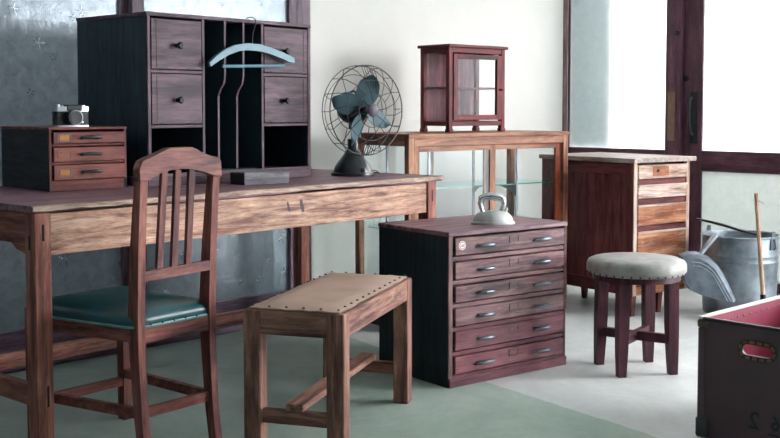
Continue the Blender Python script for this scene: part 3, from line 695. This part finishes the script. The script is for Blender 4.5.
# ------------------------------------------------------------------ glass display counter
gw = {a: wood('counter_wood_'+a, '#6a453a', '#91644f', '#b08468', a, .4, '#bd9a80', .3, gain=(1.2, 1.15, 1.15)) for a in 'xyz'}
gdr = wood('counter_wood_red', '#6a2f20', '#8a4530', '#a3583c', 'z', .35, gain=(1.2, 1.1, 1.1))
case = thing('display_counter', 'glazed wooden display counter with glass shelves standing against the white wall', 'display case', (.0825, 4.75, 0), 37)
GW, GD, GH, GF = 1.0, .41, .885, .21
B('top_panel', gw['x'], case, -.006, GW+.006, -.006, GD+.006, GH-.018, GH, bev=.002)
B('base_panel', plain('counter_base_dark', '#3a3634', .6, var=.5, scale=14, c2='#201f20'), case, .004, GW-.004, .004, GD-.004, 0, GF-.02)
B('deck', plain('white_deck', '#c8cdca', .6), case, .002, GW-.002, .002, GD-.002, GF-.02, GF)
for xa, ya in ((0, 0), (GW-.032, 0), (0, GD-.032), (GW-.032, GD-.032)): B('post', gw['z'], case, xa, xa+.032, ya, ya+.032, .0, GH-.018)
B('front_rail', gw['x'], case, .032, GW-.032, .0, .03, GH-.055, GH-.018); B('back_rail', gw['x'], case, .032, GW-.032, GD-.03, GD, GH-.055, GH-.018)
B('side_rail', gw['y'], case, .0, .03, .032, GD-.032, GH-.055, GH-.018); B('side_rail', gw['y'], case, GW-.03, GW, .032, GD-.032, GH-.055, GH-.018)
B('front_bottom_rail', gw['x'], case, .032, GW-.032, -.002, .004, GF-.05, GF+.005)
B('side_bottom_rail', gw['y'], case, -.003, .003, .032, GD-.032, GF-.03, GF+.012); B('side_bottom_rail', gw['y'], case, GW-.003, GW+.003, .032, GD-.032, GF-.03, GF+.012)
def slider(nm, xa, xb, y0, y1, red):
    r = bpy.data.objects.new(nm, None); COL.objects.link(r); r.parent = case
    zt_, zb_ = GH-.056, GF+.006
    B('stile', gw['z'], r, xa, xa+.030, y0, y1, zb_, zt_); B('stile', gdr if red else gw['z'], r, xb-.036, xb, y0, y1, zb_, zt_)
    B('door_rail', gw['x'], r, xa+.030, xb-.034, y0, y1, zt_-.024, zt_); B('door_rail', gw['x'], r, xa+.030, xb-.034, y0, y1, zb_, zb_+.03)
    B('glass_pane', M['glass'], r, xa+.030, xb-.034, (y0+y1)/2-.0015, (y0+y1)/2+.0015, zb_+.03, zt_-.024, bev=0)
slider('sliding_door', .034, .520, .004, .016, False)
slider('sliding_door', .460, .966, .018, .030, True)
for xa in (.010, GW-.013): B('side_glass', M['glass'], case, xa, xa+.003, .032, GD-.032, GF, GH-.055, bev=0)
B('back_glass', M['glass'], case, .032, GW-.032, GD-.016, GD-.013, GF, GH-.055, bev=0)
B('back_post', gw['z'], case, .44, .462, GD-.02, GD-.002, GF, GH-.055); 
for z in (.630, .44):
    sh = B('glass_shelf', M['shelfglass'], case, .04, GW-.04, .065, GD-.05, z, z+.006, bev=0)
    B('shelf_edge', M['shelfedge'], sh, .04, GW-.04, .0635, .0648, z, z+.006, bev=0)
for xa in (.155, .70):
    for ya in (.05, GD-.045): 
        up = B('shelf_upright', M['steel'], case, xa-.007, xa+.007, ya-.004, ya+.004, GF, GH-.055)
        for z in (.630, .44):
            bm = NB(); s = 1 if ya < .1 else -1
            prism(bm, [(ya+s*.004, z-.001), (ya+s*.13, z-.001), (ya+s*.13, z-.008), (ya+s*.04, z-.03), (ya+s*.004, z-.06)], xa-.002, xa+.002, 'yz'); obj('bracket', bm, M['steel'], up)

# ------------------------------------------------------------------ small glazed cabinet on the counter
mw = {a: wood('small_cabinet_wood_'+a, '#3d151b', '#5c2229', '#733336', a, .35, gain=(1.35, 1.0, 1.0)) for a in 'xyz'}
P0 = Vector((.2751, 5.05, .885)); 
sc = thing('glazed_cabinet', 'small red-brown glazed cabinet with one door standing on the display counter', 'cabinet', P0, 42)
SW, SD, SH = .386, .195, .412
B('top_panel', mw['x'], sc, -.012, SW+.012, -.012, SD+.010, SH-.014, SH, bev=.003)
pw = .024
for xa, ya in ((0, 0), (SW-pw, 0), (0, SD-pw), (SW-pw, SD-pw)):
    B('post', mw['z'], sc, xa, xa+pw, ya, ya+pw, .0, SH-.014)
    B('foot', mw['z'], sc, xa-.003, xa+pw+.003, ya-.003, ya+pw+.003, 0, .018, bev=.003)
for za, zb in ((.030, .052), (SH-.038, SH-.014)):
    for y_ in (.002, SD-.016): B('rail', mw['x'], sc, pw, SW-pw, y_+.0, y_+.014, za, zb)
    for x_ in (.002, SW-.016): B('side_rail', mw['y'], sc, x_, x_+.014, pw, SD-pw, za, zb)
B('bottom_panel', mw['x'], sc, .004, SW-.004, .004, SD-.004, .036, .044); B('shelf', mw['x'], sc, .016, SW-.016, .020, SD-.016, .205, .214)
B('back_panel', wood('small_cabinet_back', '#51333a', '#6a4a50', '#80626a', 'z', .5), sc, pw-.002, SW-pw+.002, SD-.012, SD-.006, .044, SH-.03, bev=0)
for x_ in (.008, SW-.011): B('side_glass', M['glass'], sc, x_, x_+.003, pw, SD-pw, .052, SH-.038, bev=0)
dr = bpy.data.objects.new('door', None); COL.objects.link(dr); dr.parent = sc
z0_, z1_ = .058, SH-.044; xa, xb = pw+.003, SW-pw-.003
B('stile', mw['z'], dr, xa, xa+.03, -.004, .012, z0_, z1_); B('stile', mw['z'], dr, xb-.034, xb, -.004, .012, z0_, z1_)
B('door_rail', mw['x'], dr, xa+.03, xb-.034, -.004, .012, z1_-.022, z1_); B('door_rail', mw['x'], dr, xa+.03, xb-.034, -.004, .012, z0_, z0_+.024)
B('glass_pane', M['glass'], dr, xa+.03, xb-.034, .003, .006, z0_+.024, z1_-.022, bev=0)
bm = NB(); box(bm, xb-.012, xb+.012, -.008, -.003, .200, .207); lathe(bm, [(.006, 0), (.004, .008), (.007, .014), (.004, .018)], 12, (xb-.014, -.004, .2035), RX); obj('latch', bm, M['darkmetal'], dr)
for z_ in (.10, .30): B('hinge', M['darkmetal'], dr, xa-.004, xa+.003, -.0065, -.003, z_-.014, z_+.014)

# ------------------------------------------------------------------ desk pedestal at the door
kw = {a: wood('desk_wood_'+a, '#85604f', '#a8856f', '#c6ab98', a, .5, '#d6c6ba', .75, gain=(1.1, 1.1, 1.15)) for a in 'xyz'}
kwo = wood('desk_wood_orange', '#7e4c34', '#9c6444', '#b57f5c', 'x', .42, '#c8b09c', .4, gain=(1.15, 1.1, 1.15))
kdk = {a: wood('desk_side_'+a, '#472426', '#5e3536', '#744745', a, .4, gain=(1.3, 1.1, 1.1)) for a in 'xyz'}
P1 = Vector((1.156, 5.133, 0)); 
desk = thing('pedestal_desk', 'old wooden drawer desk with worn pale drawer fronts beside the glazed door', 'desk', P1, 36)
KW, KD, KH = .425, .62, .76
klight = wood('desk_top_worn', '#8d7c76', '#a89690', '#bdaca6', 'y', .4, '#c8c0b8', .5, gain=(1, 1, 1))
B('desk_top', klight, desk, -.012, KW+.02, -.016, KD+.012, KH-.022, KH, bev=.002)
B('side_frame', kdk['z'], desk, 0, .012, .0, .05, .10, KH-.022); B('side_frame', kdk['z'], desk, 0, .012, KD-.05, KD, .10, KH-.022)
B('side_rail', kdk['y'], desk, 0, .012, .05, KD-.05, KH-.08, KH-.022); B('side_rail', kdk['y'], desk, 0, .012, .05, KD-.05, .10, .16)
B('side_frame', kdk['z'], desk, 0, .012, KD*.47, KD*.47+.05, .16, KH-.08)
B('side_panel', kdk['z'], desk, .006, .010, .05, KD-.05, .16, KH-.08, bev=0); B('side_panel', kdk['z'], desk, KW-.03, KW-.018, 0, KD, .10, KH-.022)
B('back_panel', kdk['z'], desk, .012, KW-.03, KD-.012, KD-.002, .10, KH-.022, bev=0)
B('bottom_panel', kdk['y'], desk, .012, KW-.03, .012, KD-.012, .10, .115, bev=0)
B('front_stile', kw['z'], desk, .002, .026, -.004, .016, .10, KH-.022); B('front_stile', kw['z'], desk, KW-.040, KW-.016, -.004, .016, .10, KH-.022)
for i, (za, zb) in enumerate(((.660, .727), (.566, .632), (.437, .536), (.15, .408))):
    B('drawer_rail', kdk['x'], desk, .026, KW-.040, .004, .03, za-.03, za-.003)
    dr = B('drawer', kw['x'] if i < 2 else kwo, desk, .028, KW-.042, -.008, .50, za, zb-.001, bev=.003)
    if i: B('grip_lip', kw['x'], dr, .028, KW-.042, -.013, -.006, zb-.010, zb)
    if i == 0:
        B('lock_plate', kwo, dr, .130, .245, -.0095, -.0078, za+.012, zb-.006, bev=0)
        bm = NB(); lathe(bm, [(.008, 0), (.007, .004), (.003, .004)], 14, (.165, -.0092, za+.038), RX); obj('lock', bm, M['darkmetal'], dr, 40)
B('bottom_rail', kwo, desk, .026, KW-.040, .0, .02, .10, .14)
for (fx, fy) in ((.004, .004), (.195, .004), (.0, KD-.13), (.19, KD-.13)):
    bm = NB(); loft(bm, [[(fx+g, fy+g, z), (fx+.032-g, fy+g, z), (fx+.032-g, fy+.032-g, z), (fx+g, fy+.032-g, z)] for z, g in ((0, .006), (.10, 0))]); obj('foot', bm, kdk['z'], desk)

# ------------------------------------------------------------------ round stool
sw_ = wood('stool_wood', '#351a24', '#482630', '#5e3540', 'z', .38, gain=(1, .95, .98))
st = thing('round_stool', 'round padded stool with grey seat and dark red legs standing on the pale floor', 'stool', (.940, 4.107, 0), 12)
st.scale = (.975,)*3
gv = plain('grey_seat_cloth', '#9d9a96', .5, var=.1, scale=14, c2='#7e7c79', bump=.1)
gv2 = gv
bm = NB(); lathe(bm, [(.165, .383), (.184, .384), (.190, .390), (.191, .405), (.190, .423), (.184, .433), (.168, .440), (.12, .445), (.06, .447), (.01, .4475)], 56)
rp = random.Random(9)
for v in bm.verts:
    r_ = math.hypot(v.co.x, v.co.y)
    if .18 < r_ and .386 < v.co.z < .43:
        a = math.atan2(v.co.y, v.co.x); f_ = 1+.006*sin(a*23)+.004*sin(a*41+1); v.co.x *= f_; v.co.y *= f_
obj('padded_seat', bm, gv, st, 60)
bm = NB(); lathe(bm, [(.170, .360), (.170, .382)], 48); obj('seat_board', bm, sw_, st, 40)
bm = NB(); lathe(bm, [(.0042, 0), (.0036, .002), (.0015, .003)], 8, (0, 0, 0), Matrix.Rotation(pi/2, 3, 'Y')); n_t = 36
tk = None
for i in range(n_t):
    a = 2*pi*i/n_t
    if tk is None:
        tk = obj('upholstery_tack', bm, M['tack'], st, 60, loc=(.1895*cos(a), .1895*sin(a), .3895), rot=(0, 0, a))
    else: spread(tk, 't', st, [(.1895*cos(a), .1895*sin(a), .3895, (0, 0, a))])
lo = .098
for sx_, sy_ in ((-1, -1), (1, -1), (1, 1), (-1, 1)):
    bm = NB(); rings = []
    for z, o_, w_ in ((0, .126, .031), (.10, .124, .038), (.20, .122, .042), (.36, .120, .042)):
        cx_, cy_ = sx_*(o_-.02), sy_*(o_-.02)
        rings.append([(cx_-w_/2, cy_-w_/2, z), (cx_+w_/2, cy_-w_/2, z), (cx_+w_/2, cy_+w_/2, z), (cx_-w_/2, cy_+w_/2, z)])
    loft(bm, rings); obj('leg', bm, sw_, st)
bm = NB(); bar(bm, (-.1, -.1, .135), (.1, .1, .135), .022, .036); obj('cross_stretcher', bm, sw_, st)
bm = NB(); bar(bm, (-.1, .1, .135), (.1, -.1, .135), .022, .0355); obj('cross_stretcher', bm, sw_, st)

# ------------------------------------------------------------------ open trunk
oxs = plain('oxblood_fibre_inside', '#90344a', .45, var=.12, scale=10)
tdk = plain('dark_brown_fibreboard', '#48353c', .55, var=.2, scale=8)
tbk = plain('black_trunk_trim', '#161b20', .45)
tbr = plain('worn_brass_corner', '#6b5340', .5, .3, .4, 40, c2='#2e3030')
rimw = plain('pale_canvas_edge', '#d8cfc6', .7)
trunk = thing('open_trunk', 'open dark brown fibre trunk with red inside at the right edge of the picture', 'trunk', (.940, 3.256, 0), -46)
# local x: along the near end face (towards camera right), y: away (towards the door)
QW, QL, QH, qt = .375, .60, .364, .007
bm = NB(); zb_ = .012
# end panel with a slotted hand hole: built as frame pieces around a stadium hole
def holed_panel(bm, w_, h0, h1, cx_, cz_, hw_, hr_, y0, y1, n=10):
    hole = []
    for i in range(n+1): a = -pi/2+pi*i/n; hole.append((cx_+hw_+hr_*cos(a), cz_+hr_*sin(a)))
    for i in range(1, 10): hole.append((cx_+hw_-2*hw_*i/10, cz_+hr_))
    for i in range(n+1): a = pi/2+pi*i/n; hole.append((cx_-hw_+hr_*cos(a), cz_+hr_*sin(a)))
    for i in range(1, 10): hole.append((cx_-hw_+2*hw_*i/10, cz_-hr_))
    outer = []
    for (x_, z_) in hole:
        # project radially on the rectangle
        dx, dz_ = x_-cx_, z_-cz_; s = min(((w_-cx_) if dx > 0 else cx_)/abs(dx) if abs(dx) > 1e-9 else 1e9, ((h1-cz_) if dz_ > 0 else (cz_-h0))/abs(dz_) if abs(dz_) > 1e-9 else 1e9)
        outer.append((cx_+dx*s, cz_+dz_*s))
    # insert corners
    pts = list(zip(hole, outer)); full = []
    corners = [(w_, h0), (w_, h1), (0, h1), (0, h0)]
    for i in range(len(pts)):
        full.append(pts[i]); a, b = pts[i][1], pts[(i+1) % len(pts)][1]
        for c_ in corners:
            on_a = abs(a[0]-c_[0]) < 1e-6 or abs(a[1]-c_[1]) < 1e-6; on_b = abs(b[0]-c_[0]) < 1e-6 or abs(b[1]-c_[1]) < 1e-6
            if on_a and on_b and not (abs(a[0]-b[0]) < 1e-6 or abs(a[1]-b[1]) < 1e-6):
                full.append((((pts[i][0][0]+pts[(i+1) % len(pts)][0][0])/2, (pts[i][0][1]+pts[(i+1) % len(pts)][0][1])/2), c_))
    I0 = [bm.verts.new((h[0], y0, h[1])) for h, o_ in full]; O0 = [bm.verts.new((o_[0], y0, o_[1])) for h, o_ in full]
    I1 = [bm.verts.new((h[0], y1, h[1])) for h, o_ in full]; O1 = [bm.verts.new((o_[0], y1, o_[1])) for h, o_ in full]
    m = len(full)
    for i in range(m):
        j = (i+1) % m
        for f_ in ((I0[i], I0[j], O0[j], O0[i]), (I1[i], O1[i], O1[j], I1[j]), (I0[i], I1[i], I1[j], I0[j]), (O0[i], O0[j], O1[j], O1[i])):
            try: bm.faces.new(f_)
            except ValueError: pass
HCX, HCZ = .188, .292
holed_panel(bm, QW, 0, QH, HCX, HCZ, .031, .016, 0, qt/2); obj('end_panel', bm, tdk, trunk)
bm = NB(); holed_panel(bm, QW-.002, 0, QH, HCX, HCZ, .031, .016, qt/2, qt); ip = obj('end_lining', bm, oxs, trunk)
B('side_panel', tdk, trunk, 0, qt/2, qt/2, QL, 0, QH, bev=0); B('side_lining', oxs, trunk, qt/2, qt, qt, QL-qt, .0, QH, bev=0)
B('side_panel', tdk, trunk, QW-qt/2, QW, qt/2, QL, 0, QH, bev=0); B('side_lining', oxs, trunk, QW-qt, QW-qt/2, qt, QL-qt, .0, QH, bev=0)
B('end_panel', tdk, trunk, 0, QW, QL-qt/2, QL, 0, QH, bev=0); B('end_lining', oxs, trunk, qt, QW-qt, QL-qt, QL-qt/2, 0, QH, bev=0)
B('bottom_panel', oxs, trunk, qt, QW-qt, qt, QL-qt, .004, .012, bev=0)
bm = NB(); box(bm, -.004, .011, -.004, QL+.004, QH-.002, QH+.007, bev=.002); obj('rim', bm, rimw, trunk)
bm = NB(); box(bm, QW-.011, QW+.004, -.004, QL+.004, QH-.002, QH+.007, bev=.002); obj('rim', bm, rimw, trunk)
bm = NB(); box(bm, .011, QW-.011, -.004, .008, QH-.006, QH+.005, bev=.002); obj('rim', bm, tbk, trunk)
bm = NB(); box(bm, .011, QW-.011, QL-.008, QL+.004, QH-.002, QH+.006, bev=.002); obj('rim', bm, rimw, trunk)
for xa in (-.003, QW-.021): B('edge_strip', tdk, trunk, xa, xa+.024, -.003, .001, .03, QH-.03)
for xa in (-.006, QW-.034):
    B('corner_cap', tbr, trunk, xa, xa+.040, -.006, .03, QH-.028, QH-.004, bev=.004); B('corner_guard', tbk, trunk, xa-.002, xa+.044, -.008, .04, 0, .062, bev=.006)
# stitched leather patch round the hand hole: oval ring with dashes
def stadium(cx_, cz_, hw_, r_, n=10):
    return [(cx_+hw_+r_*cos(-pi/2+pi*i/n), cz_+r_*sin(-pi/2+pi*i/n)) for i in range(n+1)]+[(cx_-hw_+r_*cos(pi/2+pi*i/n), cz_+r_*sin(pi/2+pi*i/n)) for i in range(n+1)]
bm = NB(); a_ = stadium(HCX, HCZ, .031, .030); b_ = stadium(HCX, HCZ, .031, .0165)
loft(bm, [[(x_, 0, z_) for x_, z_ in a_], [(x_, -.003, z_) for x_, z_ in a_], [(x_, -.003, z_) for x_, z_ in b_], [(x_, 0, z_) for x_, z_ in b_]], caps=False)
hs = obj('hand_hole_patch', bm, tbk, trunk, 40)
st_ = stadium(HCX, HCZ, .031, .0235, 16); bm = NB(); m = len(st_)
cum = [0]
for i in range(m): cum.append(cum[-1]+(Vector(st_[(i+1) % m])-Vector(st_[i])).length)
tot = cum[-1]
def on(d):
    d %= tot
    for i in range(m):
        if cum[i+1] >= d: return Vector(st_[i]).lerp(Vector(st_[(i+1) % m]), (d-cum[i])/max(1e-9, cum[i+1]-cum[i]))
for q in range(12):
    a, b = on(tot*q/12), on(tot*(q+.62)/12); bar(bm, (a.x, -.0035, a.y), (b.x, -.0035, b.y), .002, .008, up=(0, 0, 1) if abs(a.y-b.y) < .008 else (1, 0, 0))
obj('stitching', bm, M['brass'], hs)
bm = NB(); lathe(bm, [(.0042, 0), (.0035, .002), (.001, .003)], 8, (0, 0, 0), Matrix.Rotation(pi/2, 3, 'Y')); rv = obj('rivet', bm, M['steel'], trunk, 60, loc=(qt, .06, QH-.025))
spread(rv, 'r', trunk, [(qt, .06+.040*i, QH-.025) for i in range(1, 14)]+[(qt, .545+.018, QH-.045), (qt, .545+.018, QH-.065)])
# mirrored stencil digits on the end face
def glyph(ch, x_, z_, s, parent):
    cu_ = bpy.data.curves.new('stencil', 'FONT'); cu_.body = ch; cu_.size = s; cu_.extrude = .0004; cu_.offset = .0012
    o = bpy.data.objects.new('stencil_digit', cu_); COL.objects.link(o); bpy.context.view_layer.update()
    me = bpy.data.meshes.new_from_object(o); bpy.data.objects.remove(o); me.materials.append(M['hole'] if False else stm)
    for v in me.vertices: v.co = Vector((-v.co.x, -v.co.z-.0006, v.co.y))
    me.flip_normals()
    o = bpy.data.objects.new('stencil_digit', me); COL.objects.link(o); o.parent = parent; o.location = (x_, 0, z_); return o
stm = plain('faded_black_stencil', '#0c1a20', .6)
glyph('2', .200, .062, .072, trunk)
glyph('6', .262, .070, .058, trunk)
B('stencil_line', stm, trunk, .227, .260, -.001, 0, .052, .058, bev=0)

# ------------------------------------------------------------------ bucket, dustpan, stick
bk = thing('metal_bucket', 'tall galvanised metal bucket standing in front of the glazed door', 'bucket', (1.711, 5.268, 0), 0)
bm = NB(); lathe(bm, [(.165, .0), (.170, .004), (.172, .03), (.176, .12), (.1765, .255), (.1795, .258), (.1795, .264), (.1765, .267), (.1765, .285), (.1795, .288), (.1795, .294), (.177, .297), (.179, .375), (.183, .378), (.184, .384), (.180, .387), (.176, .384), (.174, .375), (.168, .02), (.02, .015)], 56)
obj('bucket_body', bm, M['galv'], bk, 45)
for a in (rad(128), rad(-52)):
    bm = NB(); p = Vector((.178*cos(a), .178*sin(a), .355)); q = Vector((cos(a), sin(a), 0)); t_ = Vector((-sin(a), cos(a), 0))
    loft(bm, [[p+q*.001+t_*dx_+Vector((0, 0, dz_)) for dx_, dz_ in ((-.022, -.03), (.022, -.03), (.018, .02), (.012, .058), (-.012, .058), (-.018, .02))], [p+q*.005+t_*dx_+Vector((0, 0, dz_)) for dx_, dz_ in ((-.022, -.03), (.022, -.03), (.018, .02), (.012, .058), (-.012, .058), (-.018, .02))]])
    e_ = obj('handle_ear', bm, M['galv2'], bk)
    if a < 0:
        bm = NB(); tube(bm, [p+q*.006+Vector((0, 0, .02)), p+q*.014+Vector((0, 0, 0)), p+q*.01+t_*.01+Vector((0, 0, -.02)), p+q*.008+Vector((0, 0, -.03))], .0025, 6); obj('wire_loop', bm, M['darkmetal'], e_, 60)
# rod across the rim
rod = NB(); tube(rod, [(1.500, 5.285, .4585), (1.56, 5.26, .446), (1.62, 5.235, .4315), (1.69, 5.20, .4105), (1.765, 5.165, .393)], [.005, .0065, .007, .0055, .004], 8)
tag(obj('iron_rod', rod, M['darkmetal'], None, 60), 'thin dark iron rod lying across the rim of the metal bucket', 'rod')

# dustpan: flat bottom towards the room, curved wall bending back to the bucket
dp = thing('dustpan', 'rounded galvanised metal dustpan hung by its handle against the bucket', 'dustpan', (0, 5.02, 0), 0)
def U(u, v): return ((u-390)/1083*5.02, 1-(v-108)/1083*5.02)
face = [(686, 262), (693, 259), (702, 260), (710, 264), (717, 270), (723, 279), (729, 290), (737, 304), (722, 301), (703, 296), (694, 292), (688, 283), (684.5, 272)]
outr = [(683, 256), (691, 253.5), (701, 253.5), (713, 258), (722, 265), (729, 275), (735, 287), (741, 300), (722, 301), (703, 296), (694, 292), (687, 283), (683, 270)]
F_ = [U(*p) for p in face]; O_ = [U(*p) for p in outr]
bm = NB(); nF = len(F_)
f0 = [bm.verts.new((a, 0, b)) for a, b in F_]; bm.faces.new(f0)
mid = [bm.verts.new((a*.35+c_*.65, .012, b*.35+d_*.65)) for (a, b), (c_, d_) in zip(F_, O_)]
o1 = [bm.verts.new((c_, .055, d_)) for (c_, d_) in O_]
openi = (7, 8, 9, 10)  # mouth edge has no wall
for i in range(nF):
    j = (i+1) % nF
    if i in (8, 9): continue
    bm.faces.new((f0[i], f0[j], mid[j], mid[i])); bm.faces.new((mid[i], mid[j], o1[j], o1[i]))
bmesh.ops.recalc_face_normals(bm, faces=bm.faces)
bmesh.ops.solidify(bm, geom=bm.faces[:], thickness=.0015); obj('pan', bm, M['galv2'], dp, 25)
bm = NB()
for q_, s_r in enumerate((.90, .80)):
    o_ = Vector(F_[9]); ln_ = [o_+(Vector(p)-o_)*s_r for p in F_[1:8]]
    tube(bm, [(p.x, -.0005, p.y) for p in ln_], .0024, 6)
obj('pressed_ribs', bm, M['galv'], dp, 60)
h0, h1 = U(700, 257), U(717, 236.5)
bm = NB(); bar(bm, (h0[0]-.002, .03, h0[1]-.02), (1.556, .125, .396), .014, .014, .020, .018); obj('handle', bm, M['galv'], dp)

# bamboo stick (hand brush) standing before the bucket
bam = wood('bamboo', '#8f6a50', '#ad8a70', '#ccb098', 'z', .45, gain=(1, 1, 1))
bs = thing('hearth_brush', 'thin bamboo-handled brush standing upright in front of the metal bucket', 'brush', (0, 0, 0), 0)
s0, s1 = Vector((1.735, 4.995, .12)), Vector((1.706, 5.035, .603))
bm = NB(); tube(bm, [s0.lerp(s1, t) for t in (0, .3, .33, .36, .66, .69, .72, 1)], [.0105, .0100, .011, .010, .0098, .0108, .0098, .0095], 12); obj('bamboo_handle', bm, bam, bs, 60)
bm = NB(); s2_ = s0+(s0-s1).normalized()*.05; tube(bm, [s0+(s1-s0)*.03, s2_], [.0135, .013], 12); obj('ferrule', bm, M['darkmetal'], bs, 60)
bm = NB(); lathe(bm, [(.014, .072), (.026, .05), (.036, .02), (.038, .0)], 20, (s2_.x, s2_.y, 0)); obj('bristles', bm, plain('dark_bristle', '#3a2f28', .9, scale=200), bs, 40)
bm = NB(); tube(bm, [s1+Vector((0, -.009, -.03)), s1+Vector((.015, -.012, -.038)), s1+Vector((.034, -.01, -.047))], .0012, 5); obj('wire_loop', bm, M['darkmetal'], bs, 60)
